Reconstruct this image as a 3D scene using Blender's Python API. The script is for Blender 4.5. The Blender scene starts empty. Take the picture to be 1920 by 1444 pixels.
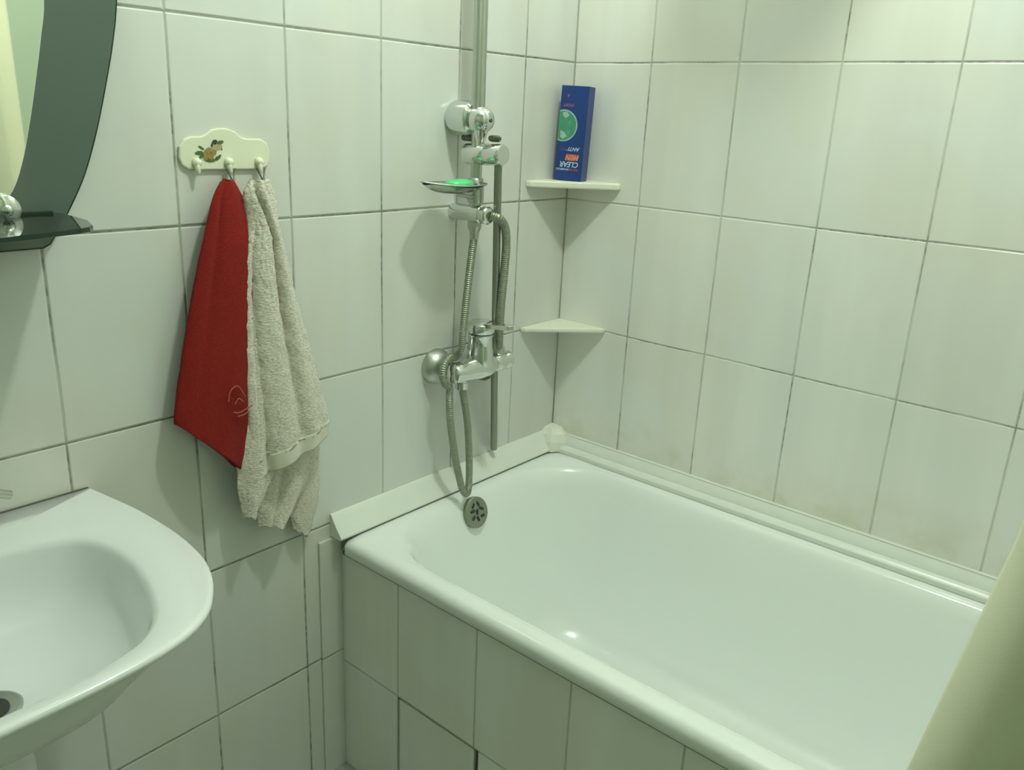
import bpy, bmesh, math, random
from mathutils import Vector, Matrix
random.seed(4)
PI = math.pi
scene = bpy.context.scene
COL = scene.collection

# ------------------------------------------------------------------ camera
CAM = Vector((-1.631, -1.2126, 1.3834))
cd = bpy.data.cameras.new('camera'); cam = bpy.data.objects.new('camera', cd); COL.objects.link(cam)
RX = Vector((0.64936502, -0.75917218, 0.0445271))
RY = Vector((0.20754028, 0.23324187, 0.95001329))
RZ = Vector((-0.73160925, -0.60766424, 0.30901792))
m = Matrix((RX, RY, RZ)).transposed().to_4x4(); m.translation = CAM
cam.matrix_world = m
cd.sensor_width = 36; cd.lens = 1561.64 / 1920 * 36; cd.clip_start = 0.02
scene.camera = cam
# ------------------------------------------------------------------ world, lamp, exposure
w = bpy.data.worlds.new('world'); scene.world = w; w.use_nodes = True
w.node_tree.nodes['Background'].inputs[0].default_value = (0.02, 0.025, 0.02, 1)
LAMP = (-0.69, -0.70, 2.51)
ld = bpy.data.lights.new('ceiling_bulb', 'POINT'); ld.energy = 38; ld.shadow_soft_size = 0.042
ld.color = (0.862, 1.0, 0.88)
lo = bpy.data.objects.new('ceiling_bulb', ld); lo.location = LAMP; COL.objects.link(lo)
vs = scene.view_settings
vs.view_transform = 'Standard'; vs.look = 'None'; vs.gamma = 1; vs.use_curve_mapping = False
vs.exposure = 0.0
scene.cycles.max_bounces = 10; scene.cycles.diffuse_bounces = 6
scene.cycles.use_denoising = True
scene.cycles.sample_clamp_indirect = 4

# ------------------------------------------------------------------ node helpers
def new_mat(name):
    mt = bpy.data.materials.new(name); mt.use_nodes = True
    return mt, mt.node_tree, mt.node_tree.nodes['Principled BSDF']
def math_n(nt, op, a, b=None, c=None):
    n = nt.nodes.new('ShaderNodeMath'); n.operation = op
    for i, v in enumerate((a, b, c)):
        if v is None: continue
        if isinstance(v, (int, float)): n.inputs[i].default_value = v
        else: nt.links.new(v, n.inputs[i])
    return n.outputs[0]
def mapr(nt, v, a, b, c, d, smooth=True):
    n = nt.nodes.new('ShaderNodeMapRange')
    if smooth: n.interpolation_type = 'SMOOTHSTEP'
    nt.links.new(v, n.inputs[0])
    for i, x in enumerate((a, b, c, d)): n.inputs[1 + i].default_value = x
    return n.outputs[0]
def mixc(nt, f, a, b, mode='MIX'):
    n = nt.nodes.new('ShaderNodeMix'); n.data_type = 'RGBA'; n.blend_type = mode
    for s, v in ((n.inputs[0], f), (n.inputs[6], a), (n.inputs[7], b)):
        if isinstance(v, (int, float)): s.default_value = v
        elif isinstance(v, tuple): s.default_value = (*v, 1)[:4]
        else: nt.links.new(v, s)
    return n.outputs[2]
def noise(nt, vec, scale, detail=3, rough=0.5):
    n = nt.nodes.new('ShaderNodeTexNoise'); nt.links.new(vec, n.inputs['Vector'])
    n.inputs['Scale'].default_value = scale; n.inputs['Detail'].default_value = detail
    n.inputs['Roughness'].default_value = rough
    return n.outputs[0]
def objco(nt): return nt.nodes.new('ShaderNodeTexCoord').outputs['Object']
def mapping(nt, vec, scale=(1, 1, 1), loc=(0, 0, 0)):
    n = nt.nodes.new('ShaderNodeMapping'); nt.links.new(vec, n.inputs[0])
    n.inputs['Scale'].default_value = scale; n.inputs['Location'].default_value = loc
    return n.outputs[0]
def bump(nt, b, h, dist=0.001, strength=1.0, inv=False):
    n = nt.nodes.new('ShaderNodeBump'); n.inputs['Distance'].default_value = dist
    n.inputs['Strength'].default_value = strength; n.invert = inv
    nt.links.new(h, n.inputs['Height']); nt.links.new(n.outputs[0], b.inputs['Normal'])

def simple(name, col, rough=0.5, metal=0.0, var=0.05, vscale=8, bscale=None, bdist=0.0005, spec=None, coat=0):
    mt, nt, b = new_mat(name); co = objco(nt)
    nz = noise(nt, co, vscale)
    dark = tuple(c * (1 - var * 2) for c in col)
    nt.links.new(mixc(nt, nz, col, dark), b.inputs['Base Color'])
    b.inputs['Roughness'].default_value = rough; b.inputs['Metallic'].default_value = metal
    if spec is not None: b.inputs['Specular IOR Level'].default_value = spec
    if coat: b.inputs['Coat Weight'].default_value = coat; b.inputs['Coat Roughness'].default_value = 0.05
    if bscale:
        bump(nt, b, noise(nt, co, bscale, 4), bdist)
    return mt

def tile_mat(name, axis, uoff, uw, voff, vh, base, hdark, vdark, mold=0.5, wid=0.0013, seed=0.0, stain=False, flip=1):
    """glazed wall tiles with grouted joints; axis is the horizontal coordinate"""
    mt, nt, b = new_mat(name)
    co = objco(nt); sep = nt.nodes.new('ShaderNodeSeparateXYZ'); nt.links.new(co, sep.inputs[0])
    sc = mapping(nt, co, (1, 1, 1), (seed, seed * 2, seed))
    wob = math_n(nt, 'MULTIPLY', math_n(nt, 'SUBTRACT', noise(nt, sc, 3.0, 1), 0.5), 0.004)
    u = math_n(nt, 'ADD', sep.outputs[axis], wob); v = math_n(nt, 'ADD', sep.outputs['Z'], wob)
    uu = math_n(nt, 'DIVIDE', math_n(nt, 'SUBTRACT', u, uoff), uw)
    vv = math_n(nt, 'DIVIDE', math_n(nt, 'SUBTRACT', v, voff), vh)
    du = math_n(nt, 'MULTIPLY', math_n(nt, 'PINGPONG', uu, 0.5), uw)
    dv = math_n(nt, 'MULTIPLY', math_n(nt, 'PINGPONG', vv, 0.5), vh)
    mu = mapr(nt, du, wid * .7, wid * 1.9, 1, 0); mv = mapr(nt, dv, wid * .7, wid * 1.9, 1, 0)
    # per tile tone
    cmb = nt.nodes.new('ShaderNodeCombineXYZ')
    nt.links.new(math_n(nt, 'FLOOR', uu), cmb.inputs[0]); nt.links.new(math_n(nt, 'FLOOR', vv), cmb.inputs[1])
    wn = nt.nodes.new('ShaderNodeTexWhiteNoise'); nt.links.new(cmb.outputs[0], wn.inputs['Vector'])
    tone = mapr(nt, wn.outputs['Value'], 0, 1, 0.965, 1.02, False)
    # soft streaks in the glaze
    st = noise(nt, mapping(nt, sc, (9, 9, 1.2)), 1.0, 3)
    st2 = mapr(nt, st, 0.35, 0.65, 0.96, 1.02)
    tcol = mixc(nt, 1.0, base, math_n(nt, 'MULTIPLY', tone, st2), 'MULTIPLY')
    # warm cool drift of old glaze
    dr = mapr(nt, noise(nt, sc, 4.5, 2), 0.4, 0.62, 0, 1)
    tcol = mixc(nt, dr, tcol, mixc(nt, 1.0, tcol, (1.0, 0.975, 0.93), 'MULTIPLY'))
    if stain:
        hz = mapr(nt, sep.outputs['Z'], 0.60, 0.74, 1, 0)
        f = math_n(nt, 'MULTIPLY', hz, mapr(nt, noise(nt, sc, 14, 4), 0.4, 0.7, 0.1, 0.6))
        tcol = mixc(nt, f, tcol, (base[0] * .78, base[1] * .74, base[2] * .55))
    m1 = mapr(nt, noise(nt, sc, 6, 4), 0.42, 0.62, 0, 1)
    m2 = mapr(nt, noise(nt, mapping(nt, sc, (1, 1, 1), (7, 3, 1)), 60, 3), 0.4, 0.6, 0, 1)
    md = math_n(nt, 'MULTIPLY', math_n(nt, 'MULTIPLY', m1, mapr(nt, m2, 0, 1, .5, 1)), mold)
    gl = (0.64, 0.65, 0.58)
    gd = (0.13, 0.14, 0.10)
    gu = mixc(nt, vdark, gl, gd); gv = mixc(nt, hdark, gl, gd)
    g = mixc(nt, mv, gu, gv); g = mixc(nt, md, g, (0.07, 0.075, 0.05))
    mk = math_n(nt, 'MAXIMUM', mu, mv)
    col = mixc(nt, mk, tcol, g)
    nt.links.new(col, b.inputs['Base Color'])
    nt.links.new(mapr(nt, mk, 0, 1, 0.16, 0.8), b.inputs['Roughness'])
    b.inputs['Specular IOR Level'].default_value = 0.45
    hu = mapr(nt, math_n(nt, 'MINIMUM', du, dv), wid * .6, wid * 3.2, 0, 1)
    wv = math_n(nt, 'MULTIPLY', noise(nt, sc, 11, 1), 0.9)
    bump(nt, b, math_n(nt, 'ADD', hu, wv), 0.0011)
    return mt

TW, TH = 0.2013, 0.3009
Z0 = 1.5
WHITE = (0.80, 0.81, 0.775)
M = {}
M['tile_left'] = tile_mat('glazed_tile', 'X', -0.1749, TW, Z0, TH, (0.71, 0.71, 0.695), 0.62, 0.30, 0.7, 0.0012, 0.3)  # same tile as the right wall, base darkened to stand in for dimmer light
M['tile_right'] = tile_mat('glazed_tile_side', 'Y', -0.2013, 0.203, Z0, TH, (0.83, 0.825, 0.81), 0.02, 0.06, 0.7, 0.0010, 1.7, True)  # same tile, base lightened to stand in for the stronger light here
M['tile_back'] = simple('painted_rear_wall', (0.50, 0.58, 0.46), 0.7)
M['tile_far'] = simple('painted_far_wall', (0.50, 0.58, 0.46), 0.7)
M['tile_panel'] = tile_mat('glazed_tile_panel', 'Y', -0.1722, 0.206, 0.267, 0.30, (0.86, 0.86, 0.85), 0.2, 0.16, 0.2, 0.0010, 2.9)
M['plaster'] = simple('ceiling_paint', (0.82, 0.82, 0.78), 0.9, bscale=60)
M['floor'] = tile_mat('floor_tile', 'X', 0, 0.3, 0, 0.3, (0.30, 0.33, 0.26), 0.5, 0.5)
M['enamel'] = simple('bath_enamel', (0.88, 0.90, 0.89), 0.13, var=0.01, coat=0.4)
M['ceramic'] = simple('sink_ceramic', (0.82, 0.83, 0.84), 0.1, var=0.005, coat=0.5)
M['pvc'] = simple('trim_plastic', (0.82, 0.83, 0.78), 0.3, var=0.04, vscale=12)
M['cream'] = simple('cream_plaster', (0.86, 0.84, 0.72), 0.45, var=0.06, vscale=20, bscale=40, bdist=0.0008)
M['cap'] = simple('cap_plaster', (0.86, 0.85, 0.76), 0.45, var=0.06, vscale=30, bscale=60)
M['hook_plastic'] = simple('cream_plastic', (0.82, 0.82, 0.66), 0.25, var=0.03, vscale=30)
M['bead'] = simple('corner_sealant', (0.50, 0.52, 0.43), 0.8, var=0.3, vscale=9)
M['sealant'] = simple('dirty_sealant', (0.12, 0.12, 0.09), 0.8, var=0.2, vscale=80)
M['shadow_gap'] = simple('hatch_gap_shade', (0.22, 0.20, 0.15), 0.9, var=0.2, vscale=60)
M['chrome'] = simple('chrome', (0.74, 0.76, 0.74), 0.13, 1.0, var=0.03)
M['brushed'] = simple('satin_metal', (0.56, 0.58, 0.53), 0.38, 1.0, var=0.06, vscale=30)
M['dull'] = simple('dull_metal', (0.30, 0.32, 0.26), 0.45, 0.8, var=0.06, vscale=30)
M['dark_metal'] = simple('dark_metal', (0.14, 0.15, 0.12), 0.35, 0.8, var=0.1)
M['black'] = simple('drain_hole', (0.03, 0.035, 0.03), 0.6)
M['wire'] = simple('hook_wire', (0.16, 0.15, 0.12), 0.4, 0.8)
M['soap'] = simple('green_soap', (0.10, 0.62, 0.24), 0.35, var=0.05)
M['frame_glass'] = simple('smoked_glass', (0.085, 0.115, 0.10), 0.06, var=0.03, vscale=5, spec=0.9)
M['glass_edge'] = simple('dark_glass_edge', (0.01, 0.03, 0.015), 0.1)
M['pink'] = simple('pink_thread', (0.40, 0.09, 0.07), 0.8)
M['hem'] = simple('towel_hem', (0.74, 0.70, 0.61), 0.9, var=0.05, vscale=40, bscale=900, bdist=0.0003)

def towel_mat(name, col, dark, ns, bd):
    mt, nt, b = new_mat(name); co = objco(nt)
    n1 = noise(nt, mapping(nt, co, (1, 1, 2.2)), ns, 3, 0.6)
    n2 = noise(nt, co, 22, 3)
    c = mixc(nt, mapr(nt, n1, .35, .62, 0, 1), dark, col)
    c = mixc(nt, mapr(nt, n2, .35, .7, 0, .25), c, dark)
    nt.links.new(c, b.inputs['Base Color']); b.inputs['Roughness'].default_value = 0.95
    b.inputs['Sheen Weight'].default_value = 0.25 if col[1] > .3 else .04; b.inputs['Specular IOR Level'].default_value = 0.1
    bump(nt, b, n1, bd, 1.0)
    return mt
M['red'] = towel_mat('red_terry', (0.235, 0.018, 0.014), (0.19, 0.014, 0.011), 260, 0.001)
M['grey'] = towel_mat('beige_terry', (0.84, 0.77, 0.68), (0.60, 0.55, 0.47), 200, 0.003)
M['curtain'] = simple('curtain_fabric', (0.78, 0.77, 0.58), 0.7, var=0.04, vscale=6, bscale=500, bdist=0.0002)

mt, nt, b = new_mat('mirror_silver'); M['mirror'] = mt
nt.links.new(mixc(nt, noise(nt, objco(nt), 3), (0.90, 0.92, 0.84), (0.92, 0.93, 0.87)), b.inputs['Base Color'])
b.inputs['Metallic'].default_value = 1; b.inputs['Roughness'].default_value = 0.02
def glass(name, col, rough=0.02, ior=1.45):
    mt, nt, b = new_mat(name); co = objco(nt)
    nt.links.new(mixc(nt, noise(nt, co, 10), col, tuple(c * .97 for c in col)), b.inputs['Base Color'])
    b.inputs['Transmission Weight'].default_value = 1; b.inputs['Roughness'].default_value = rough
    b.inputs['IOR'].default_value = ior
    return mt
M['clear'] = glass('clear_plastic', (0.72, 0.80, 0.72), 0.05, 1.3)
M['shelf_glass'] = glass('tinted_glass', (0.16, 0.22, 0.18), 0.02)

# corrugated hose: rings follow the generated length coordinate stored in UV
mt, nt, b = new_mat('corrugated_hose'); M['hose'] = mt
uv = nt.nodes.new('ShaderNodeUVMap').outputs[0]
sp = nt.nodes.new('ShaderNodeSeparateXYZ'); nt.links.new(uv, sp.inputs[0])
wv = math_n(nt, 'SINE', math_n(nt, 'MULTIPLY', sp.outputs[1], 2 * PI / 0.0042))
nt.links.new(mixc(nt, mapr(nt, wv, -1, 1, 0, 1), (0.26, 0.28, 0.22), (0.38, 0.41, 0.33)), b.inputs['Base Color'])
b.inputs['Metallic'].default_value = 0.85; b.inputs['Roughness'].default_value = 0.45
bump(nt, b, wv, 0.0004)

# ------------------------------------------------------------------ object helpers
def link(name, me, mat, parent=None, smooth=True, bevel=0, seg=2, angle=None):
    o = bpy.data.objects.new(name, me); COL.objects.link(o)
    me.materials.append(mat) if mat else None
    if smooth:
        for p in me.polygons: p.use_smooth = True
    if bevel:
        md = o.modifiers.new('bevel', 'BEVEL'); md.width = bevel; md.segments = seg; md.limit_method = 'ANGLE'
        md.angle_limit = math.radians(40)
        md.harden_normals = False
    if smooth and angle is not None:
        pass
    if parent: o.parent = parent
    return o
def from_bm(bm, name):
    bmesh.ops.recalc_face_normals(bm, faces=bm.faces[:])
    me = bpy.data.meshes.new(name); bm.to_mesh(me); bm.free(); return me
def tag(o, label=None, cat=None, group=None, kind=None):
    if label: o['label'] = label
    if cat: o['category'] = cat
    if group: o['group'] = group
    if kind: o['kind'] = kind
    return o
def empty(name, loc, label, cat):
    o = bpy.data.objects.new(name, None); COL.objects.link(o); o.location = loc; o.empty_display_size = 0.05
    bpy.context.view_layer.update()
    return tag(o, label, cat)
def under(o, root):
    """parent o to root while keeping the world coordinates its mesh was built in"""
    o.parent = root; o.matrix_parent_inverse = Matrix.Translation(root.location).inverted(); return o
def add_box(bm, lo, hi, rot=None, org=None):
    vs_ = []
    for x in (lo[0], hi[0]):
        for y in (lo[1], hi[1]):
            for z in (lo[2], hi[2]):
                p = Vector((x, y, z))
                if rot is not None: p = rot @ p
                if org is not None: p = p + Vector(org)
                vs_.append(bm.verts.new(p))
    for f in ((0, 1, 3, 2), (4, 6, 7, 5), (0, 4, 5, 1), (2, 3, 7, 6), (0, 2, 6, 4), (1, 5, 7, 3)):
        bm.faces.new([vs_[i] for i in f])
def box(name, lo, hi, mat, parent=None, bevel=0.0, smooth=False, **k):
    bm = bmesh.new(); add_box(bm, lo, hi, **k)
    return link(name, from_bm(bm, name), mat, parent, smooth, bevel)
def frame_of(d):
    d = d.normalized(); a = Vector((0, 0, 1)) if abs(d.z) < .9 else Vector((1, 0, 0))
    x = d.cross(a).normalized(); y = d.cross(x).normalized(); return x, y, d
def add_lathe(bm, org, axis, prof, seg=40, cap=True, sx=1, sy=1):
    """prof: list of (radius, height along axis)"""
    org = Vector(org); x, y, d = frame_of(Vector(axis)); rings = []
    for r, h in prof:
        if r < 1e-6: rings.append([bm.verts.new(org + d * h)])
        else: rings.append([bm.verts.new(org + d * h + x * (r * sx * math.cos(2 * PI * i / seg)) + y * (r * sy * math.sin(2 * PI * i / seg))) for i in range(seg)])
    for a, b_ in zip(rings, rings[1:]):
        for i in range(seg):
            j = (i + 1) % seg
            if len(a) == 1 and len(b_) == 1: continue
            if len(a) == 1: bm.faces.new((a[0], b_[i], b_[j]))
            elif len(b_) == 1: bm.faces.new((a[i], b_[0], a[j]))
            else: bm.faces.new((a[i], b_[i], b_[j], a[j]))
    if cap:
        for r_ in (rings[0], rings[-1]):
            if len(r_) > 2: bm.faces.new(r_)
def lathe(name, org, axis, prof, mat, parent=None, bevel=0.0, seg=40, **k):
    bm = bmesh.new(); add_lathe(bm, org, axis, prof, seg, **k)
    o = link(name, from_bm(bm, name), mat, None, True, bevel)
    auto(o)
    return under(o, parent) if parent else o
def auto(o, deg=35):
    me = o.data; bm = bmesh.new(); bm.from_mesh(me)
    for e in bm.edges:
        if len(e.link_faces) == 2 and e.calc_face_angle(0) > math.radians(deg): e.smooth = False
    bm.to_mesh(me); bm.free()
def catmull(pts, n=12):
    P = [Vector(p) for p in pts]; P = [P[0] * 2 - P[1]] + P + [P[-1] * 2 - P[-2]]; out = []
    for i in range(1, len(P) - 2):
        for k in range(n):
            t = k / n
            out.append(.5 * ((2 * P[i]) + (-P[i - 1] + P[i + 1]) * t + (2 * P[i - 1] - 5 * P[i] + 4 * P[i + 1] - P[i + 2]) * t * t + (-P[i - 1] + 3 * P[i] - 3 * P[i + 1] + P[i + 2]) * t ** 3))
    out.append(P[-2]); return out
def add_tube(bm, pts, r, seg=16, uvl=None, close=True):
    pts = [Vector(p) for p in pts]; t = (pts[1] - pts[0]).normalized(); x, y, _ = frame_of(t); rings = []; ln = [0]
    for i, p in enumerate(pts):
        if i: ln.append(ln[-1] + (p - pts[i - 1]).length)
        nt_ = (pts[min(i + 1, len(pts) - 1)] - pts[max(i - 1, 0)]).normalized()
        q = t.rotation_difference(nt_); x = q @ x; y = q @ y; t = nt_
        rr = r(i / (len(pts) - 1)) if callable(r) else r
        rings.append([bm.verts.new(p + (x * math.cos(2 * PI * k / seg) + y * math.sin(2 * PI * k / seg)) * rr) for k in range(seg)])
    for i in range(len(rings) - 1):
        for k in range(seg):
            j = (k + 1) % seg
            f = bm.faces.new((rings[i][k], rings[i][j], rings[i + 1][j], rings[i + 1][k]))
            if uvl:
                for lp, vv in zip(f.loops, ((k, i), (k + 1, i), (k + 1, i + 1), (k, i + 1))): lp[uvl].uv = (vv[0] / seg, ln[vv[1]])
    if close:
        for r_ in (rings[0], rings[-1]): bm.faces.new(r_)
def tube(name, pts, r, mat, parent=None, seg=16, smooth_path=True, n=12):
    bm = bmesh.new(); uvl = bm.loops.layers.uv.new('UVMap')
    add_tube(bm, catmull(pts, n) if smooth_path else pts, r, seg, uvl)
    o = link(name, from_bm(bm, name), mat); auto(o, 60)
    return under(o, parent) if parent else o
def add_prism(bm, outline, depth):
    """outline: list of 3D points in one plane; depth: Vector of extrusion"""
    d = Vector(depth); a = [bm.verts.new(Vector(p)) for p in outline]; b_ = [bm.verts.new(Vector(p) + d) for p in outline]
    bm.faces.new(a); bm.faces.new(b_[::-1]); n = len(a)
    for i in range(n): bm.faces.new((a[i], a[(i + 1) % n], b_[(i + 1) % n], b_[i]))
def prism(name, outline, depth, mat, parent=None, bevel=0.0, smooth=False):
    bm = bmesh.new(); add_prism(bm, outline, depth)
    o = link(name, from_bm(bm, name), mat, None, smooth, bevel)
    return under(o, parent) if parent else o
def loft(bm, rings, close_last=True, close_first=False):
    R_ = [[bm.verts.new(p) for p in r] for r in rings]
    for a, b_ in zip(R_, R_[1:]):
        n = len(a)
        for i in range(n): bm.faces.new((a[i], a[(i + 1) % n], b_[(i + 1) % n], b_[i]))
    if close_last: bm.faces.new(R_[-1])
    if close_first: bm.faces.new(R_[0])

# ------------------------------------------------------------------ room shell
XL, YB, HZ = -2.35, -1.80, 2.60
T = 0.08
def wall(name, lo, hi, mat):
    return tag(box(name, lo, hi, mat), kind='structure')
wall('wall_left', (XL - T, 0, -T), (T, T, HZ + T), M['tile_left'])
wall('wall_right', (0, YB - T, -T), (T, 0, HZ + T), M['tile_right'])
wall('wall_near', (XL - T, YB - T, -T), (0, YB, HZ + T), M['tile_back'])
wall('wall_far', (XL - T, YB, -T), (XL, 0, HZ + T), M['tile_far'])
wall('floor', (XL, YB, -T), (0, 0, 0), M['floor'])
wall('ceiling', (XL, YB, HZ), (0, 0, HZ + T), M['plaster'])

# tiled boxed strip between the wall and the bath front
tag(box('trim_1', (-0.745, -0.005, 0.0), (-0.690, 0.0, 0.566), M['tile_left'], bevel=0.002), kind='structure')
# bead of old sealant in the wall corner
bm = bmesh.new(); add_tube(bm, [(-.001, -.001, z) for z in (.60, 1.0, 1.24, 1.6, 2.59)], .0015, 8)
tag(link('trim_5', from_bm(bm, 'corner_bead'), M['bead']), kind='structure')

def ledge(name, a, b_, inward, zt, zb, wd, mat, ribbed=False):
    """sloping plastic corner strip from a to b along a wall; inward = direction away from the wall"""
    a, b_, n = Vector(a), Vector(b_), Vector(inward); up = Vector((0, 0, 1))
    prof = [(0, zb - .004), (wd, zb - .004), (wd + .002, zb), (wd, zb + .004), (wd * .70, zb + (zt - zb) * .36), (wd * .36, zb + (zt - zb) * .72), (.0055, zt - .001), (.003, zt), (0, zt)]
    if ribbed: prof = [(0, zb - .004), (wd, zb - .004), (wd + .001, zb + .006), (wd * .88, zb + .012), (wd * .70, zb + .0145), (wd * .60, zb + .0150), (wd * .56, zb + .021), (wd * .44, zb + .028), (wd * .24, zt - .004), (.008, zt - .0005), (.004, zt), (0, zt)]
    bm = bmesh.new()
    add_prism(bm, [a + n * p + up * (q - a.z) for p, q in prof], b_ - a)
    o = link(name, from_bm(bm, name), mat, None, True); auto(o, 40)
    return tag(o, kind='structure')
ledge('trim_2', (-0.715, 0, 0.6), (-0.02, 0, 0.6), (0, -1, 0), 0.617, 0.574, 0.033, M['pvc'])
ledge('trim_3', (0, -0.03, 0.6), (0, -1.60, 0.6), (-1, 0, 0), 0.612, 0.5708, 0.030, M['pvc'], True)
# moulded cap where both strips meet
bm = bmesh.new(); rings = []
for k in range(5):
    t = k / 4; r = 0.060 * math.cos(t * PI / 2 * .92) ** .7 + .001; z = 0.572 + .056 * math.sin(t * PI / 2)
    ring = [Vector((0, 0, z))]
    for i in range(6):
        a_ = PI + i / 5 * PI / 2; kk = (1.0, .93, 1.06, .97, 1.08, .96)[i]
        ring.append(Vector((r * math.cos(a_) * kk, r * math.sin(a_) * kk, z - (.004 if t == 0 else 0))))
    rings.append(ring)
loft(bm, rings, True, True)
tag(link('trim_4', from_bm(bm, 'corner_cap'), M['cap'], None, False, .003), kind='structure')

# ------------------------------------------------------------------ bathtub
tub = empty('bathtub', (-0.35, -0.78, 0.0), 'white enamel bathtub set between the tiled walls, filling the lower right', 'bathtub')
def rrect(x0, x1, y0, y1, r, z, n=10, dz=None):
    out = []
    for cx, cy, a0 in ((x1 - r, y1 - r, 0), (x0 + r, y1 - r, 90), (x0 + r, y0 + r, 180), (x1 - r, y0 + r, 270)):
        for i in range(n + 1):
            a_ = math.radians(a0 + 90 * i / n)
            out.append(Vector((cx + r * math.cos(a_), cy + r * math.sin(a_), z)))
    return out
X0, X1, Y0, Y1 = -0.703, -0.006, -1.56, -0.020
rings = []
rings.append(rrect(X0 + .006, X1, Y0, Y1, .012, .530))
rings.append(rrect(X0, X1, Y0, Y1, .012, .534))
rings.append(rrect(X0, X1, Y0, Y1, .014, .552))
rings.append(rrect(X0 + .004, X1 - .004, Y0 + .004, Y1 - .004, .016, .561))
rings.append(rrect(X0 + .012, X1 - .012, Y0 + .012, Y1 - .008, .04, .5655))
rings.append(rrect(X0 + .026, X1 - .018, Y0 + .03, Y1 - .012, .11, .5665))
# opening
ox0, ox1, oy0, oy1 = X0 + .040, X1 - .036, Y0 + .06, Y1 - .026
for ins, z, r in ((0, .564, .175), (.006, .560, .172), (.013, .551, .169), (.019, .538, .167), (.026, .515, .165), (.036, .46, .162), (.052, .38, .158), (.07, .30, .154), (.092, .235, .15), (.12, .195, .14), (.155, .172, .12), (.2, .163, .09)):
    rings.append(rrect(ox0 + ins * .9, ox1 - ins * .9, oy0 + ins * 2.2, oy1 - ins * 1.05, r, z))
bm = bmesh.new(); loft(bm, rings, True)
shell = link('shell', from_bm(bm, 'bath_shell'), M['enamel']); under(shell, tub)
# overflow grille on the end wall of the basin
oc = Vector((-0.368, -0.0765, 0.526)); on = Vector((0, -0.95, 0.31)).normalized()
cover = lathe('overflow_cover', oc, on, [(0.001, .003), (.012, .0035), (.026, .004), (.0335, .003), (.0355, .001), (.0355, -.02)], M['dull'], tub, cap=False)
cover['label'] = 'round metal overflow grille'
ux, uy, _ = frame_of(on)
bm = bmesh.new()
for k, (a_, b_) in enumerate(((-.011, .009), (.001, .011), (.011, .007), (-.011, -.004), (0, -.001), (.011, -.005), (-.005, -.014), (.007, -.014))):
    p = oc + ux * a_ * 1.3 + uy * b_ * 1.3 + on * .0036
    d = (ux * math.cos(k * 1.9) + uy * math.sin(k * 1.9)); e = on.cross(d)
    bm.faces.new([bm.verts.new(p + d * s1 * .0066 + e * s2 * .0032 + on * .0008) for s1, s2 in ((-1, -.6), (-.6, -1), (.6, -1), (1, -.6), (1, .6), (.6, 1), (-.6, 1), (-1, .6))])
hl = link('slot', from_bm(bm, 'slots'), M['black'])
md = hl.modifiers.new('solid', 'SOLIDIFY'); md.thickness = .0008
under(hl, cover); hl['kind'] = 'stuff'; hl.name = 'overflow_holes'; hl['label'] = 'dark holes of the overflow grille'

# tiled front panel with an inspection hatch
panel = empty('bath_surround', (-0.69, -0.78, 0), 'grey-looking tiled panel closing the side of the bathtub below its rim', 'panel')
px0, px1 = -0.690, -0.676
bm = bmesh.new()
add_box(bm, (px0, -1.60, 0.267), (px1, -0.0, 0.530)); add_box(bm, (px0, -0.172, 0), (px1, -0.0, 0.267)); add_box(bm, (px0, -1.60, 0), (px1, -0.392, 0.267))
pf = link('tiled_face', from_bm(bm, 'tiled_face'), M['tile_panel'], None, False); under(pf, panel)
gap = box('hatch_gap_shade', (px1 - .003, -0.391, 0.001), (px1 - .001, -0.173, 0.266), M['shadow_gap']); under(gap, panel)  # dark sheet behind the hatch, its colour stands in for shade in the gap
bm = bmesh.new(); add_box(bm, (px0 + .003, -0.379, 0.006), (px1 - .004, -0.1722, 0.259))
hatch = link('access_hatch', from_bm(bm, 'access_hatch'), M['tile_panel'], None, False, .0015); under(hatch, panel)
hatch['label'] = 'removable tile hatch set back in the panel'
sl = box('sealant_line', (px0 - .004, -1.60, 0.5245), (px0 + .01, -0.012, 0.533), M['sealant']); under(sl, panel)

# ------------------------------------------------------------------ corner shelves
def corner_shelf(x, y, z, th, label, bulge):
    bm = bmesh.new()
    pts = [(0, 0), (x, 0), (x + .004, -.012)]
    n = 10
    for i in range(1, n):
        t = i / n
        pts.append((x * (1 - t) + .004 * (1 - t) - .004 * t, y * t - .010 * (1 - t)))
        px, py = pts[-1]; k = math.sin(t * PI) * bulge
        pts[-1] = (px - k * .7, py - k * .7)
    pts += [(-.012, y + .004), (0, y)]
    bm.free()
    o = prism('corner_shelf', [Vector((px, py, z - th)) for px, py in pts], (0, 0, th), M['cream'], None, .0035)
    return tag(o, label, 'shelf')
corner_shelf(-0.157, -0.152, 1.2450, 0.015, 'upper cream triangular corner shelf carrying the blue box', 0.0)
corner_shelf(-0.152, -0.140, 0.9060, 0.011, 'lower empty cream triangular corner shelf above the bathtub', 0.0)

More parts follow.
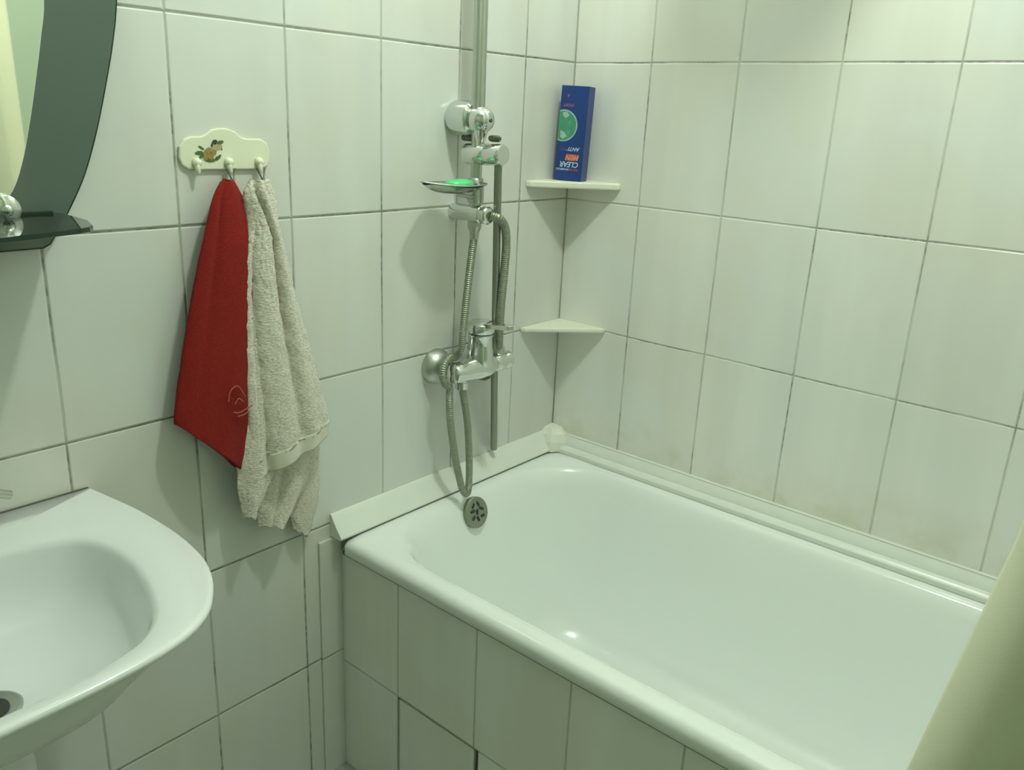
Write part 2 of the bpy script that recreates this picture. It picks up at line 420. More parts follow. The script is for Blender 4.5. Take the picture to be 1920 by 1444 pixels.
# ------------------------------------------------------------------ shampoo box
FW, FD, FH = 0.066, 0.036, 0.203
bx_o = Vector((-0.0720, -0.0515, 1.2462))          # bottom centre of the front face
nf = Vector((-0.972, -0.243, 0.030)).normalized(); rt = (Vector((0, 0, 1)).cross(nf).normalized() - Vector((0, 0, .022))).normalized(); up = nf.cross(rt).normalized()
bxr = empty('shampoo_box', bx_o, 'dark blue upside-down shampoo box with a green disc, on upper corner shelf', 'box')
rotm = Matrix((rt, -nf, up)).transposed()
bm = bmesh.new(); add_box(bm, (-FW / 2, 0, 0), (FW / 2, FD, FH), rotm, bx_o)
M['box_blue'] = simple('box_blue_card', (0.012, 0.045, 0.22), 0.35, var=0.12, vscale=15)
bo = link('carton', from_bm(bm, 'carton'), M['box_blue'], None, False, .0012); under(bo, bxr)
def onface(u, v, off=.0004):       # u right, v up on the front face
    return bx_o + rt * u + up * v + nf * off
def face_poly(name, pts, mat, off=.0004):
    bm = bmesh.new(); bm.faces.new([bm.verts.new(onface(u, v, off)) for u, v in pts])
    o = link(name, from_bm(bm, name), mat, None, False); md = o.modifiers.new('solid', 'SOLIDIFY'); md.thickness = .0002; return under(o, bxr)
M['print_green'] = simple('print_green', (0.10, 0.42, 0.27), 0.4, var=0.35, vscale=60)
M['print_pale'] = simple('print_pale', (0.42, 0.62, 0.55), 0.4, var=0.2, vscale=90)
M['print_white'] = simple('print_white', (0.55, 0.68, 0.78), 0.4, var=0.0)
M['print_red'] = simple('print_red', (0.55, 0.10, 0.09), 0.4, var=0.0)
M['print_orange'] = simple('print_orange', (0.72, 0.30, 0.22), 0.4, var=0.0)
M['print_pink'] = simple('print_pink', (0.35, 0.13, 0.30), 0.4, var=0.0)
def disc(r, cu, cv, ext=1.0):
    pts = []
    for i in range(49):
        a_ = 2 * PI * i / 48
        pts.append((max(-FW / 2 + .0008, cu + r * math.cos(a_)), cv + r * 1.02 * math.sin(a_)))
    out = []
    for p in pts[:-1]:
        if not out or (Vector(p) - Vector(out[-1])).length > 1e-5: out.append(p)
    return out
dcu, dcv = -.021, .118
face_poly('disc_rim', disc(.0335, dcu, dcv), M['print_pale'], .0003)
face_poly('green_disc', disc(.0305, dcu, dcv), M['print_green'], .0006)
face_poly('disc_glint', [(dcu - .004, dcv + .028), (dcu + .006, dcv + .030), (dcu + .012, dcv + .022), (dcu + .004, dcv + .016), (dcu - .002, dcv + .020)], M['print_pale'], .0009)
face_poly('disc_glint', [(dcu - .006, dcv - .010), (dcu + .004, dcv - .014), (dcu + .010, dcv - .022), (dcu + .002, dcv - .029), (dcu - .005, dcv - .026)], M['print_pale'], .0009)
def text(s, name, mat, size, u, v, shear=0.25, off=.0006, xs=1.0):
    cu = bpy.data.curves.new(name, 'FONT'); cu.body = s; cu.size = size; cu.shear = shear; cu.align_x = 'CENTER'; cu.align_y = 'CENTER'
    cu.offset = size * .018
    o = bpy.data.objects.new(name, cu); COL.objects.link(o)
    # upside down on the front face: local +x -> -rt, local +y -> -up
    mm = Matrix((-rt * xs, -up, nf)).transposed().to_4x4(); mm.translation = onface(u, v, off)
    dg = bpy.context.evaluated_depsgraph_get(); dg.update()
    me = bpy.data.meshes.new_from_object(o.evaluated_get(dg)); bpy.data.objects.remove(o)
    me.transform(mm); me.name = name
    me.materials.clear()
    t = link(name, me, mat, None, False); return under(t, bxr)
text('CLEAR', 'brand_lettering', M['print_white'], .0165, .002, .0355, xs=.92)
text('MEN', 'red_lettering', M['print_orange'], .0150, .008, .0505, xs=1.05)
face_poly('red_bar', [(-.010, .0435), (.020, .0435), (.023, .0575), (-.007, .0575)], M['print_red'], .0003)
text('ANTI', 'white_lettering', M['print_white'], .0115, .010, .0690)
text('2 IN 1 - -', 'small_lettering', M['print_pink'], .0065, -.012, .0665, xs=1.2)
text('SHAMPOO', 'small_lettering', M['print_white'], .0058, -.014, .0240, xs=1.1)
text('FOR MEN', 'small_lettering', M['print_red'], .0058, .011, .0240, xs=1.1)
text('SPORT', 'small_lettering', M['print_pink'], .0085, -.012, .1620)
text('A', 'small_lettering', M['print_pink'], .010, -.014, .182)

# ------------------------------------------------------------------ shower column
RX_, RY_ = -0.385, -0.06
col = empty('shower_column', (RX_, 0, 1.19), 'tall chrome shower column with diverter and brackets on the tiled wall', 'shower')
# riser: flat oval section pipe with a groove, upper and lower length
def oval_pipe(name, z0, z1, rx, ry, mat, org=(RX_, RY_)):
    bm = bmesh.new(); rings = []
    n = 40
    for z in (z0, z1):
        r = []
        for i in range(n):
            a_ = 2 * PI * i / n
            k = 1 - .10 * math.exp(-((a_ - 4.05) / .16) ** 2)
            r.append(Vector((org[0] + rx * math.cos(a_) * k, org[1] + ry * math.sin(a_) * k, z)))
        rings.append(r)
    loft(bm, rings, True, True); o = link(name, from_bm(bm, name), mat); auto(o, 50); return under(o, col)
oval_pipe('riser_pipe', 1.375, 2.24, .0140, .0130, M['brushed'])
oval_pipe('riser_pipe', 1.195, 1.375, .0115, .0110, M['brushed'])
wb_ = lathe('wall_bracket', (RX_, 0, 1.372), (0, -1, 0), [(.031, 0), (.0335, .006), (.0340, .014), (.0338, .040), (.032, .050), (.027, .054)], M['chrome'], col, .001)
lathe('bracket_cap', (RX_ + .004, -.040, 1.370), (0, -1, 0), [(.0235, 0), (.0262, .008), (.0268, .02), (.025, .033), (.0195, .043), (.0105, .049), (0.0, .0505)], M['chrome'], wb_)
lathe('bracket_screw', (RX_ + .004, -.0895, 1.370), (0, -1, 0), [(.0040, -.003), (.0040, .002), (.003, .0028), (0, .0029)], M['dark_metal'], wb_)
lathe('bracket_neck', (RX_, RY_ - .008, 1.318), (0, 0, 1), [(.009, 0), (.009, .012), (.012, .020), (.015, .034)], M['chrome'], col)
# diverter body, axis running out from the wall
db_ = lathe('diverter_body', (RX_, -.034, 1.305), (0.05, -1, 0.03), [(.0195, 0), (.0205, .003), (.0205, .050), (.0192, .052), (.0192, .054), (.0205, .056), (.0205, .088), (.0185, .092), (0, .092)], M['chrome'], col, .0006)
lathe('diverter_lever', (RX_, -.022, 1.335), (0, -1, 0), [(.005, 0), (.0062, .004), (.0062, .022), (.004, .026)], M['dark_metal'], db_)
lathe('diverter_lever', (RX_ + .004, -.090, 1.337), (0, -1, 0), [(.005, 0), (.0062, .004), (.0062, .022), (.004, .026)], M['dark_metal'], db_)
tube('drop_pipe', [(RX_ + .006, -.112, 1.292), (-.335, -.080, 1.03), (-.292, -.048, .83), (-.2475, -.0165, .629)], .0078, M['dull'], col, 14)
# lower bracket with hose connections
lb_ = lathe('lower_bracket', (RX_, 0, 1.190), (0, -1, 0), [(.0165, 0), (.0165, .052), (.0185, .054), (.0185, .080), (.0165, .082), (.0165, .086), (.0175, .088), (.0175, .096), (.015, .099), (0, .100)], M['chrome'], col, .0005)
lathe('hose_nut', (RX_, RY_, 1.180), (0, 0, -1), [(.0135, 0), (.0145, .012), (.0140, .018), (.0100, .026), (.0090, .040), (.0075, .041)], M['brushed'], lb_, seg=10)
# arm and rain head above the picture
tube('overhead_arm', [(RX_, RY_, 2.22), (RX_, RY_ - .01, 2.27), (RX_, RY_ - .06, 2.295), (RX_, -.50, 2.285), (RX_, -.58, 2.27), (RX_, -.593, 2.200)], .010, M['chrome'], col)
lathe('rain_head', (RX_, -.593, 2.155), (0, 0, 1), [(.090, 0), (.093, .004), (.090, .010), (.04, .022), (.018, .03), (.016, .05)], M['chrome'], col)

# hoses (each one hangs by itself)
cx_, cz_, rr_ = -.434, .866, .031
loop_ = [(cx_ + rr_ * math.cos(math.radians(a_)) * 1.0, -.052 - .008 * math.sin(math.radians(a_ - 90) * .5), cz_ + rr_ * math.sin(math.radians(a_)) * 1.08) for a_ in (62, 100, 140, 180, 215, 245)]
h1 = tube('shower_hose', [(RX_, RY_, 1.146), (-.394, -.062, 1.10), (-.408, -.066, 1.03), (-.418, -.068, .96), (-.420, -.066, .92)] + loop_ + [
      (-.446, -.060, .818), (-.449, -.064, .790), (-.447, -.067, .75), (-.434, -.069, .68), (-.420, -.072, .62),
      (-.411, -.075, .592), (-.399, -.075, .583), (-.389, -.070, .600), (-.386, -.066, .66), (-.392, -.064, .74), (-.403, -.062, .80), (-.411, -.062, .828)], .0078, M['hose'], None, 16, n=10)
tag(h1, 'ribbed metal shower hose hanging in a long loop below the mixer tap', 'hose')
h2 = tube('shower_hose', [(RX_ + .004, -.100, 1.190), (-.372, -.112, 1.186), (-.352, -.112, 1.168), (-.338, -.106, 1.13), (-.334, -.100, 1.07), (-.330, -.092, 1.0),
      (-.320, -.082, .95), (-.306, -.070, .91), (-.298, -.062, .892)], .0088, M['hose'], None, 16, n=10)
tag(h2, 'ribbed metal shower hose curving from the lower bracket down to the tap', 'hose')

# ------------------------------------------------------------------ bath mixer
mx = empty('bath_mixer', (-.355, 0, .865), 'chrome single-lever bath mixer tap mounted on the tiled wall', 'tap')
for x in (-.432, -.282):
    es_ = lathe('escutcheon', (x, 0, .867), (0, -1, 0), [(.0385, 0), (.0390, .003), (.0375, .012), (.0325, .022), (.025, .029), (.018, .032), (.016, .034)], M['brushed'], mx)
    lathe('wall_union', (x, -.030, .867), (0, -1, 0), [(.015, 0), (.015, .004), (.0185, .005), (.0195, .020), (.0165, .024), (.0135, .032)], M['chrome'], es_, seg=6 if x < -.4 else 24)
lathe('body', (-.445, -.066, .866), (1, 0, 0), [(.012, -.004), (.0195, 0), (.0215, .006), (.0225, .03), (.0245, .055), (.0265, .075), (.0265, .095), (.0235, .112), (.018, .125), (.0195, .130), (.0205, .150), (.0190, .160), (.0205, .163), (.020, .175), (.014, .180), (0, .181)], M['chrome'], mx)
lathe('cartridge_housing', (-.362, -.066, .872), (0, 0, 1), [(.0285, 0), (.0285, .03), (.0265, .040), (.0262, .062), (.0275, .064), (.0275, .068)], M['chrome'], mx, .0006)
bm = bmesh.new()
add_lathe(bm, (-.362, -.066, .942), (0, 0, 1), [(.0280, 0), (.0305, .004), (.0312, .012), (.0295, .020), (.021, .025), (0, .027)], 36)
lev = [(-.377, -.075), (-.347, -.075), (-.348, -.120), (-.353, -.150), (-.362, -.156), (-.371, -.150), (-.376, -.120)]
add_prism(bm, [Vector((x, y, .956 + (-.075 - y) * .10)) for x, y in lev], (0, 0, .009))
lv = link('lever', from_bm(bm, 'lever'), M['chrome'], None, True, .0008); auto(lv, 35); under(lv, mx)
lathe('outlet', (-.412, -.062, .852), (0, 0, -1), [(.0125, 0), (.0125, .010), (.0150, .011), (.0150, .024), (.0095, .028)], M['chrome'], mx, seg=12)
lathe('hose_inlet', (-.2965, -.062, .872), (0, 0, 1), [(.012, 0), (.012, .010), (.0135, .012), (.0125, .026), (.0095, .03)], M['brushed'], mx, seg=12)
lathe('underside_cap', (-.350, -.066, .846), (0, 0, -1), [(.017, 0), (.0165, .006), (.011, .010), (0, .011)], M['dark_metal'], mx)

# ------------------------------------------------------------------ soap dish and soap
dish = empty('soap_dish', (-.465, -.085, 1.236), 'clear glass soap dish clamped to the chrome shower rail', 'soap dish')
bm = bmesh.new()
prof = [(.0, 0), (.30, .0005), (.58, .003), (.80, .0075), (.93, .0125), (1.0, .0165), (1.0, .0180), (.965, .0175), (.88, .0135), (.76, .0095), (.55, .0055), (.28, .0035), (0, .003)]
add_lathe(bm, (-.468, -.085, 1.2350), (0, 0, 1), [(r * .0001 + r, h) for r, h in prof], 48)
for v in bm.verts:
    dx, dy = v.co.x + .468, v.co.y + .085
    v.co.x = -.468 + dx * .080; v.co.y = -.078 + dy * .046 * (1 - .55 * max(0, -dx) ** 1.5); v.co.z += .006 * max(0, -dx) ** 2
dl = link('dish', from_bm(bm, 'dish'), M['clear']); under(dl, dish); dl['label'] = 'clear shallow oval dish'
pts = [Vector((-.468 + .081 * math.cos(2 * PI * i / 48), -.078 + .047 * math.sin(2 * PI * i / 48) * (1 - .55 * max(0, -math.cos(2 * PI * i / 48)) ** 1.5), 1.2525 + .006 * max(0, -math.cos(2 * PI * i / 48)) ** 2)) for i in range(49)]
tube('rim_ring', pts, .0014, M['brushed'], dl, 8, False)
lathe('rail_clamp', (RX_, RY_, 1.212), (0, 0, 1), [(.0150, 0), (.0165, .004), (.0165, .030), (.0150, .046), (.0135, .048)], M['brushed'], dish)
tube('support_arm', [(-.387, -.060, 1.226), (-.405, -.068, 1.224), (-.430, -.078, 1.228), (-.462, -.085, 1.2335)], .0042, M['brushed'], dish, 10)
bm = bmesh.new()
add_lathe(bm, (-.452, -.080, 1.2415), (0, 0, 1), [(0, 0), (.022, .0005), (.031, .004), (.034, .009), (.032, .0145), (.024, .018), (.012, .0195), (0, .020)], 36)
for v in bm.verts: v.co.y = -.080 + (v.co.y + .080) * .66
tag(link('soap_bar', from_bm(bm, 'soap'), M['soap']), 'bright green oval bar of soap lying in the clear dish', 'soap')

# ------------------------------------------------------------------ hook rack
rack = empty('hook_rack', (-.896, 0, 1.30), 'cream plastic hook rack stuck on the tiles, with a flower sticker', 'hook rack')
op = [(-.976, 1.300), (-.9745, 1.316), (-.966, 1.326), (-.954, 1.3305), (-.938, 1.3305), (-.930, 1.334), (-.921, 1.3405), (-.908, 1.343), (-.894, 1.3430), (-.880, 1.338), (-.870, 1.330), (-.860, 1.328), (-.836, 1.328), (-.825, 1.322), (-.8195, 1.311), (-.819, 1.297), (-.825, 1.286), (-.836, 1.2815), (-.862, 1.281), (-.890, 1.281), (-.920, 1.2815), (-.945, 1.2815), (-.962, 1.283), (-.972, 1.289)]
prism('plate', [Vector((x, 0, z)) for x, z in op], (0, -.006, 0), M['hook_plastic'], rack, .002)
for x in (-.950, -.896, -.842):
    bm = bmesh.new()
    add_lathe(bm, (x, -.006, 1.2925), (0, -1, 0), [(.0072, 0), (.0072, .004), (.0055, .008), (0, .0095)], 20)
    add_tube(bm, catmull([(x, -.009, 1.292), (x - .001, -.012, 1.284), (x, -.012, 1.276)], 5), lambda t: .0052 * (1 - t * .45), 12)
    k = link('hook_knob', from_bm(bm, 'hook_knob'), M['hook_plastic']); under(k, rack)
for x in (-.896, -.842):
    tube('wire_hook', [(x - .006, -.010, 1.283), (x - .003, -.014, 1.273), (x, -.019, 1.262), (x + .001, -.022, 1.254)], .0014, M['wire'], rack, 8)
    tube('wire_hook', [(x + .009, -.010, 1.283), (x + .005, -.013, 1.274), (x + .001, -.018, 1.264)], .0014, M['wire'], rack, 8)
# sticker petals
M['st_gold'] = simple('sticker_gold', (0.42, 0.30, 0.10), 0.5, var=0.3, vscale=150)
M['st_tan'] = simple('sticker_tan', (0.50, 0.42, 0.24), 0.5, var=0.15, vscale=150)
M['st_green'] = simple('sticker_green', (0.12, 0.18, 0.05), 0.5, var=0.3, vscale=150)
M['st_dark'] = simple('sticker_dark', (0.035, 0.045, 0.02), 0.5)
def petal(x, z, rx, rz, ang, mat, off):
    bm = bmesh.new(); ca, sa = math.cos(ang), math.sin(ang); vsx = []
    for i in range(14):
        a_ = 2 * PI * i / 14; r = 1 - .22 * (i % 2)
        dx, dz = rx * r * math.cos(a_), rz * r * math.sin(a_)
        vsx.append(bm.verts.new((x + dx * ca - dz * sa, -.0062 - off, z + dx * sa + dz * ca)))
    bm.faces.new(vsx); return bm
def sticker(items):
    st = None
    for n_, mat, lst in items:
        big = bmesh.new()
        for i, (x, z, rx, rz, a_) in enumerate(lst):
            b2 = petal(x, z, rx, rz, a_, mat, .0002 + .00012 * i + (.0004 if n_ == 'sticker_flower' else 0)); me = bpy.data.meshes.new('t'); b2.to_mesh(me); b2.free(); big.from_mesh(me)
        o = link(n_, from_bm(big, n_), mat, None, False); under(o, rack)
        md = o.modifiers.new('s', 'SOLIDIFY'); md.thickness = .0001
sticker([('sticker_leaves', M['st_green'], [(-.944, 1.3065, .008, .0035, .1), (-.940, 1.314, .006, .002, -.5), (-.940, 1.302, .006, .003, .6), (-.926, 1.2955, .009, .0030, 0), (-.914, 1.299, .007, .003, .5), (-.9075, 1.3225, .006, .003, .2)]),
         ('sticker_flower', M['st_gold'], [(-.932, 1.305, .0065, .007, .2), (-.925, 1.302, .0065, .0055, 1.2), (-.9285, 1.310, .006, .005, .6), (-.920, 1.307, .005, .005, 0), (-.934, 1.299, .004, .004, 0)]),
         ('sticker_bud', M['st_tan'], [(-.917, 1.314, .0085, .007, .5), (-.910, 1.316, .006, .006, 0), (-.921, 1.311, .006, .005, 0)]),
         ('sticker_tip', M['st_dark'], [(-.917, 1.3225, .0055, .0040, .3), (-.922, 1.318, .0020, .0040, -.3), (-.906, 1.312, .0012, .0016, 0), (-.911, 1.3015, .0045, .0015, .6)])])

# ------------------------------------------------------------------ towels
def interp(poly, t):
    x = t * (len(poly) - 1); i = min(int(x), len(poly) - 2); k = x - i
    P = [poly[max(i - 1, 0)], poly[i], poly[i + 1], poly[min(i + 2, len(poly) - 1)]]
    return tuple(.5 * (2 * P[1][c] + (-P[0][c] + P[2][c]) * k + (2 * P[0][c] - 5 * P[1][c] + 4 * P[2][c] - P[3][c]) * k * k + (-P[0][c] + 3 * P[1][c] - 3 * P[2][c] + P[3][c]) * k ** 3) for c in (0, 1))
def add_sheet(bm, Lp, Rp, base, fold, rows=90, cols=46, wob=0.0, t0=0.0, t1=1.0):
    g = []
    for r in range(rows + 1):
        t = t0 + (t1 - t0) * r / rows; l = interp(Lp, t); q = interp(Rp, t); row = []
        for c in range(cols + 1):
            s = c / cols
            x = l[0] * (1 - s) + q[0] * s; z = l[1] * (1 - s) + q[1] * s
            if wob: 
                x += wob * math.sin(z * 130 + s * 9) * .5 * t; z += wob * math.sin(s * 15 + x * 30) * t
            y = base(t) + fold(s, t)
            row.append(bm.verts.new((x, min(y, -.004), z)))
        g.append(row)
    for a, b_ in zip(g, g[1:]):
        for i in range(cols): bm.faces.new((a[i], a[i + 1], b_[i + 1], b_[i]))
def cloth(name, sheets, mat, th, parent, sub=0):
    bm = bmesh.new()
    for s in sheets: add_sheet(bm, **s)
    o = link(name, from_bm(bm, name), mat)
    md = o.modifiers.new('solid', 'SOLIDIFY'); md.thickness = th; md.offset = 0
    tx = bpy.data.textures.get('terry') or bpy.data.textures.new('terry', 'CLOUDS'); tx.noise_scale = .004
    if sub:
        d = o.modifiers.new('nap', 'DISPLACE'); d.texture = tx; d.strength = sub; d.mid_level = .5; d.texture_coords = 'LOCAL'
    return under(o, parent)
def g_(s, c, w_): return math.exp(-((s - c) / w_) ** 2)
red = empty('towel', (-.91, 0, 1.262), 'dark red hand towel hanging by its corner, left of the beige towel', 'towel')
redL = [(-.921, 1.264), (-.939, 1.239), (-.959, 1.188), (-.979, 1.125), (-.999, 1.053), (-1.015, .988), (-1.029, .930), (-1.033, .900)]
redR = [(-.902, 1.266), (-.890, 1.240), (-.876, 1.196), (-.868, 1.150), (-.870, 1.060), (-.878, .960), (-.900, .850), (-.922, .786)]
cloth('towel_body', [
    dict(Lp=redL, Rp=redR, base=lambda t: -.024 - .010 * min(1, t * 3), fold=lambda s, t: -.022 * math.sin(PI * s) ** .6 * (.35 + .65 * t) + .006 * g_(s, .22, .07) * min(1, t * 4) * (1 - t) - .003 * t * g_(s, .60, .16), wob=.0006),
    dict(Lp=[(x + .012, z + .004) for x, z in redL], Rp=redR, base=lambda t: -.014, fold=lambda s, t: -.004 * math.sin(9 * s), wob=.001)], M['red'], .005, red, .0006)
em = bmesh.new()
def ep(u, v, y): return (u, y, v)
for pts in ([(-.955, .925), (-.950, .942), (-.938, .948), (-.930, .938), (-.924, .926)], [(-.948, .905), (-.936, .902), (-.922, .906), (-.912, .909)], [(-.944, .918), (-.936, .926), (-.928, .918)], [(-.940, .896), (-.928, .897), (-.918, .901)]):
    add_tube(em, catmull([(x, -.0625, z) for x, z in pts], 6), .0010, 6)
e_ = link('embroidery', from_bm(em, 'embroidery'), M['pink']); under(e_, red.children[0]); e_['label'] = 'pinkish embroidered motif'

gry = empty('towel', (-.86, 0, 1.262), 'thick beige terry towel hanging from the right hook of the rack', 'towel')
gL = [(-.874, 1.2665), (-.889, 1.245), (-.888, 1.201), (-.899, 1.150), (-.906, 1.084), (-.912, 1.006), (-.912, .905), (-.909, .800)]
gR = [(-.850, 1.2665), (-.840, 1.243), (-.836, 1.198), (-.824, 1.146), (-.808, 1.072), (-.785, .983), (-.762, .895), (-.748, .836)]
def gfold(s, t):
    c = min(.04 + 1.75 * t, .70 - .14 * t)          # crease sweeping down from the hook
    deep = min(1, t * 7) * (1 - .75 * t)
    return (-.020 * math.sin(PI * min(max(s, 0), 1)) ** .5 * (.75 + .15 * t) + .022 * g_(s, c, .045 + .03 * t) * deep
            - .007 * g_(s, c + .16, .08) * (1 - .5 * t) + .011 * g_(s, .15, .045) * min(1, max(0, t - .25) * 3) - .004 * g_(s, .36, .10) * t)
cloth('front_layer', [dict(Lp=gL, Rp=gR, base=lambda t: -.034 - .012 * t, fold=gfold, wob=.0020)], M['grey'], .007, gry, .005)
# hem band along the bottom of the front layer
hL = [(-.909, .800), (-.906, .792), (-.903, .778)]; hR = [(-.748, .836), (-.749, .828), (-.752, .815)]
cloth('hem_band', [dict(Lp=[(-.910, .804), (-.907, .788), (-.903, .770)], Rp=[(-.749, .840), (-.750, .828), (-.753, .812)], base=lambda t: -.0475, fold=lambda s, t: gfold(s, 1.0), rows=8)], M['hem'], .004, gry)
cloth('rear_layer', [
    dict(Lp=[(-.886, 1.150), (-.902, 1.083), (-.913, 1.004), (-.922, .905), (-.932, .813), (-.934, .744), (-.926, .703)],
         Rp=[(-.866, 1.150), (-.860, 1.083), (-.856, 1.004), (-.852, .905), (-.858, .813), (-.868, .765), (-.912, .702)], base=lambda t: -.030 - .012 * t, fold=lambda s, t: -.016 * math.sin(PI * s) + .008 * g_(s, .7, .1) * t, wob=.002),
    dict(Lp=[(-.880, .95), (-.892, .86), (-.897, .78), (-.902, .725), (-.890, .668)], Rp=[(-.790, .95), (-.778, .86), (-.779, .78), (-.792, .715), (-.846, .652)], base=lambda t: -.027, fold=lambda s, t: -.012 * math.sin(PI * s) - .012 * g_(s, .75, .14) * t + .006 * g_(s, .45, .08), wob=.002),
    dict(Lp=[(-.800, .95), (-.804, .86), (-.808, .77), (-.822, .70), (-.813, .628)], Rp=[(-.752, .95), (-.747, .86), (-.750, .77), (-.754, .68), (-.782, .600)], base=lambda t: -.016, fold=lambda s, t: -.007 * math.sin(PI * s), wob=.002),
    dict(Lp=[(-.765, .86), (-.764, .82), (-.770, .79)], Rp=[(-.746, .855), (-.733, .825), (-.752, .795)], base=lambda t: -.022, fold=lambda s, t: -.010 * math.sin(PI * s * 2), rows=20)], M['grey'], .006, gry, .0025)

# ------------------------------------------------------------------ mirror with glass shelf
MX = -1.41
mir = empty('wall_mirror', (MX, 0, 1.187), 'oval mirror on a smoked grey glass backing, upper left of the tiled wall', 'mirror')
def side(poly, n=8):
    pts = []
    for i in range(n * (len(poly) - 1) + 1): pts.append(interp(poly, i / (n * (len(poly) - 1))))
    return pts
rs = side([(-1.176, 1.191), (-1.152, 1.226), (-1.123, 1.277), (-1.100, 1.335), (-1.081, 1.396), (-1.066, 1.450), (-1.055, 1.505), (-1.045, 1.60), (-1.05, 1.70), (-1.08, 1.79), (-1.15, 1.86), (-1.27, 1.91), (-1.41, 1.925)])
rs = [(-1.186, 1.186)] + rs
out = rs + [(2 * MX - x, z) for x, z in rs[::-1][1:]]
YM = -.012
prism('backing_glass', [Vector((x, YM, z)) for x, z in out], (0, -.006, 0), M['frame_glass'], mir, .001)
prism('glass_edge', [Vector((MX + (x - MX) * 1.006, YM + .0005, 1.55 + (z - 1.55) * 1.005)) for x, z in out], (0, -.005, 0), M['glass_edge'], mir)
ri = side([(-1.270, 1.214), (-1.245, 1.229), (-1.228, 1.243), (-1.211, 1.267), (-1.197, 1.30), (-1.182, 1.350), (-1.169, 1.400), (-1.157, 1.450), (-1.148, 1.495), (-1.145, 1.58), (-1.155, 1.68), (-1.20, 1.78), (-1.29, 1.84), (-1.41, 1.86)])
ri = [(-1.34, 1.198)] + ri
outi = ri + [(2 * MX - x, z) for x, z in ri[::-1][1:]]
prism('mirror_glass', [Vector((x, YM - .006, z)) for x, z in outi], (0, -.004, 0), M['mirror'], mir, .0008)
for x in (MX - .2, MX + .2):
    for z in (1.32, 1.75):
        lathe('standoff', (x, 0, z), (0, -1, 0), [(.012, 0), (.012, .0125)], M['chrome'], mir)
gsh = empty('glass_shelf', (MX, -.03, 1.228), 'dark tinted glass shelf with a chrome clamp, under the mirror', 'shelf')
ys = [(-1.158, -.022), (-1.160, -.10), (-1.176, -.152), (-1.186, -.166), (-1.20, -.174), (-1.25, -.190), (-1.30, -.202), (-1.36, -.210), (-1.41, -.212)]
sh = ys + [(2 * MX - x, y) for x, y in ys[::-1][1:]]
prism('glass_plate', [Vector((x, y, 1.2245)) for x, y in sh], (0, 0, .006), M['shelf_glass'], gsh, .0008)
bm = bmesh.new(); fr = sh[1:-1]
for a, b_ in zip(fr, fr[1:]):
    n_ = Vector((a[1] - b_[1], b_[0] - a[0], 0)).normalized() * -.0008
    v = [Vector((a[0], a[1], 1.2250)), Vector((b_[0], b_[1], 1.2250)), Vector((b_[0], b_[1], 1.2300)), Vector((a[0], a[1], 1.2300))]
    bm.faces.new([bm.verts.new(p) for p in v])
bmesh.ops.remove_doubles(bm, verts=bm.verts[:], dist=1e-6)
ed = link('dark_edge', from_bm(bm, 'dark_edge'), M['glass_edge'], None, False); md = ed.modifiers.new('s', 'SOLIDIFY'); md.thickness = .0016; md.offset = 0; under(ed, gsh)
slot_ = box('shelf_slot_dark', (-1.212, -.026, 1.2265), (-1.170, -.0185, 1.2345), M['glass_edge'], None, .001); under(slot_, gsh)  # dark bar put in for the dark slot the shelf passes through
for x in (-1.232, 2 * MX + 1.232):
    sc_ = lathe('shelf_clamp', (x, -.018, 1.240), (0, -1, 0), [(.019, 0), (.0205, .004), (.0205, .016), (.019, .020), (.012, .024), (0, .025)], M['chrome'], gsh)
    lathe('clamp_screw', (x, -.040, 1.240), (0, -1, 0), [(.007, 0), (.007, .006), (.005, .008), (0, .009)], M['chrome'], sc_)

# ------------------------------------------------------------------ sink
snk = empty('washbasin', (MX, 0, .6), 'white ceramic washbasin with a rounded front, at the lower left', 'washbasin')
half = [(-1.156, 0.0), (-1.149, -.05), (-1.1405, -.11), (-1.137, -.171), (-1.137, -.235), (-1.1445, -.298), (-1.158, -.342), (-1.177, -.379), (-1.203, -.414), (-1.235, -.437), (-1.270, -.450), (-1.31, -.457), (-1.36, -.461), (-1.41, -.462)]
def ring_of(h, n=4):
    r = side(h, n); return r + [(2 * MX - x, y) for x, y in r[::-1][1:-1]] + [(2 * MX - h[0][0], h[0][1])]
outer = ring_of(half)
N = len(outer)
ZS = .820
# inner opening, sampled by matching index
ih = [(-1.41, -.100), (-1.335, -.105), (-1.285, -.116), (-1.242, -.137), (-1.222, -.170), (-1.2145, -.215), (-1.218, -.270), (-1.232, -.330), (-1.252, -.378), (-1.281, -.410), (-1.315, -.424), (-1.345, -.431), (-1.38, -.434), (-1.41, -.435)]
inner = ring_of(ih)
# ring_of mirrors the end point too; both rings carry the same number of points
def blend(A, B, t): return [(a[0] * (1 - t) + b_[0] * t, a[1] * (1 - t) + b_[1] * t) for a, b_ in zip(A, B)]
def shrink(A, s, c=(MX, -.20), sy=None):
    sy = s if sy is None else sy
    return [(c[0] + (x - c[0]) * s, c[1] + (y - c[1]) * sy if y < -1e-4 or c[1] > -.01 else y) for x, y in A]
def toz(A, z): return [Vector((x, min(y, -0.0005), z)) for x, y in A]
rg = []
cb = (MX, -.02)
def sc(A, s, sy): return [(cb[0] + (x - cb[0]) * s, cb[1] + (y - cb[1]) * sy if y < cb[1] else y) for x, y in A]
for z, s, sy in ((.610, .30, .38), (.625, .40, .46), (.66, .58, .60), (.70, .74, .73), (.735, .84, .82), (.765, .90, .875), (.782, .93, .905), (.794, .955, .935), (.802, .975, .965), (.808, .992, .989), (.8125, 1.0, 1.0), (.817, .999, .999), (.8195, .993, .992), (.8205, .982, .982)):
    rg.append(toz(sc(outer, s, sy), z))
rg.append(toz(blend(outer, inner, .5), .8195))
rg.append(toz(blend(outer, inner, .88), .8175))
rg.append(toz(inner, .8145))
cc = (MX + .012, -.262)
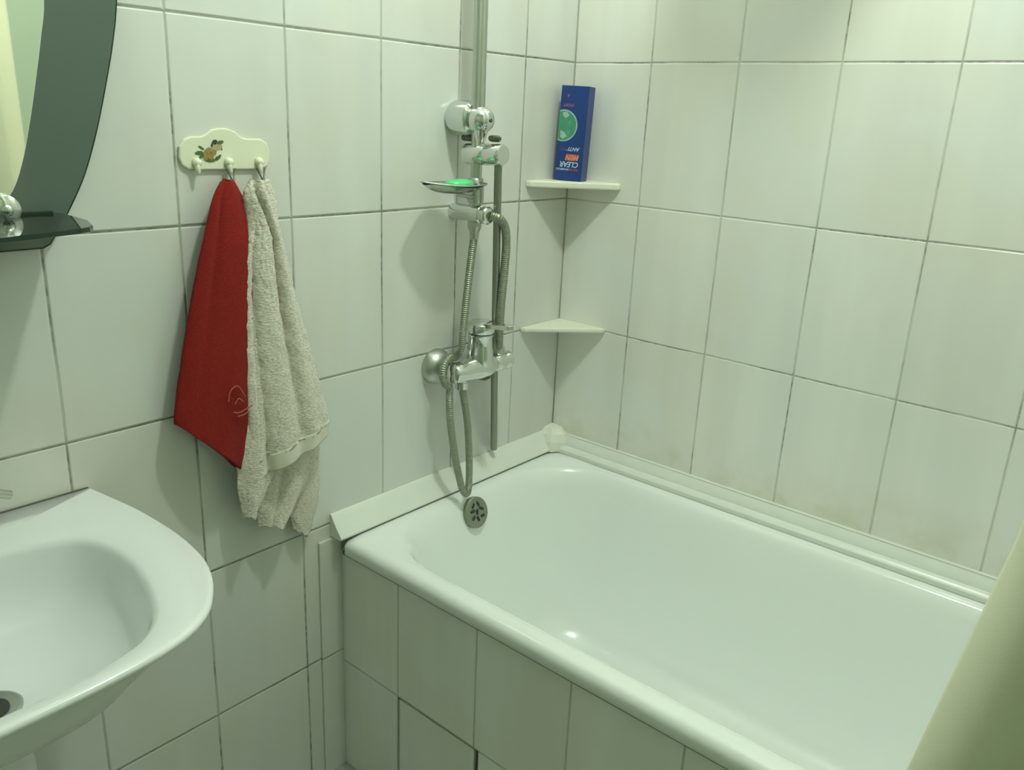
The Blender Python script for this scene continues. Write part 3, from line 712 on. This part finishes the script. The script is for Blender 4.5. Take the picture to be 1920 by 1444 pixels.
for s, z in ((.985, .808), (.965, .795), (.94, .776), (.895, .754), (.81, .734), (.67, .719), (.48, .709), (.29, .705), (.13, .7035)):
    rg.append(toz([(cc[0] + (x - cc[0]) * s, cc[1] + (y - cc[1]) * s) for x, y in inner], z))
bm = bmesh.new(); loft(bm, rg, True, True)
sb = link('basin', from_bm(bm, 'basin'), M['ceramic']); under(sb, snk)
dr_ = lathe('drain', (cc[0], cc[1], .7045), (0, 0, 1), [(.0335, -.004), (.034, .0015), (.031, .0025), (.025, .0005), (.0, .0005)], M['brushed'], snk, cap=False)
lathe('drain_hole', (cc[0], cc[1], .705), (0, 0, 1), [(.020, 0), (.020, .0012), (0, .0013)], M['black'], dr_)
lathe('pedestal', (MX, -.13, 0), (0, 0, 1), [(.13, 0), (.125, .02), (.09, .08), (.08, .3), (.085, .55), (.10, .65)], M['ceramic'], snk)
bk = box('rear_joint', (2 * MX + 1.160, -.004, .8175), (-1.160, -.0002, .8215), M['sealant']); under(bk, snk)
tp = empty('basin_tap', (MX, -.055, .82), 'chrome basin tap at the back of the washbasin', 'tap')
lathe('tap_body', (MX, -.06, .8185), (0, 0, 1), [(.025, 0), (.025, .006), (.021, .012), (.020, .07), (.022, .075), (.020, .09), (.01, .097), (0, .098)], M['chrome'], tp)
tube('tap_spout', [(MX, -.07, .865), (MX, -.12, .875), (MX, -.165, .868), (MX, -.175, .850)], .011, M['chrome'], tp)
tube('tap_lever', [(MX + .015, -.058, .895), (MX + .06, -.045, .888), (MX + .105, -.036, .872), (MX + .137, -.030, .856)], lambda t: .007 - .001 * t, M['brushed'], tp)

# ------------------------------------------------------------------ shower curtain
cur = empty('shower_curtain', (-.80, -1.3, 2.54), 'cream shower curtain drawn aside, cutting across the lower right corner', 'curtain')
bm = bmesh.new(); g = []
rows, cols = 60, 220
def edge_y(z):
    if z < 1.05: return -1.089 - (z - .742) * .15
    return -1.135 - (z - 1.05) * .05
for r in range(rows + 1):
    z = .16 + (2.55 - .16) * r / rows; row = []
    for c in range(cols + 1):
        s = c / cols; ph = s * 5.0 * 2 * PI
        amp = .060 + .008 * math.sin(s * 7 + z * 1.3)
        y = edge_y(z) - .035 - s * .44 + .035 * math.cos(ph)  # soft hairpin folds
        x = -.800 - amp * math.sin(ph + .15 * math.sin(z * 2)) + .008 * math.sin(z * 3 + s * 12)
        row.append(bm.verts.new((x, y, z)))
    g.append(row)
for a, b_ in zip(g, g[1:]):
    for i in range(cols): bm.faces.new((a[i], a[i + 1], b_[i + 1], b_[i]))
cf = link('fabric', from_bm(bm, 'fabric'), M['curtain']); md = cf.modifiers.new('s', 'SOLIDIFY'); md.thickness = .0015; under(cf, cur)
trk = box('ceiling_track', (-.815, YB, 2.545), (-.785, -1.0, 2.60), M['pvc'], None, .002); under(trk, cur)
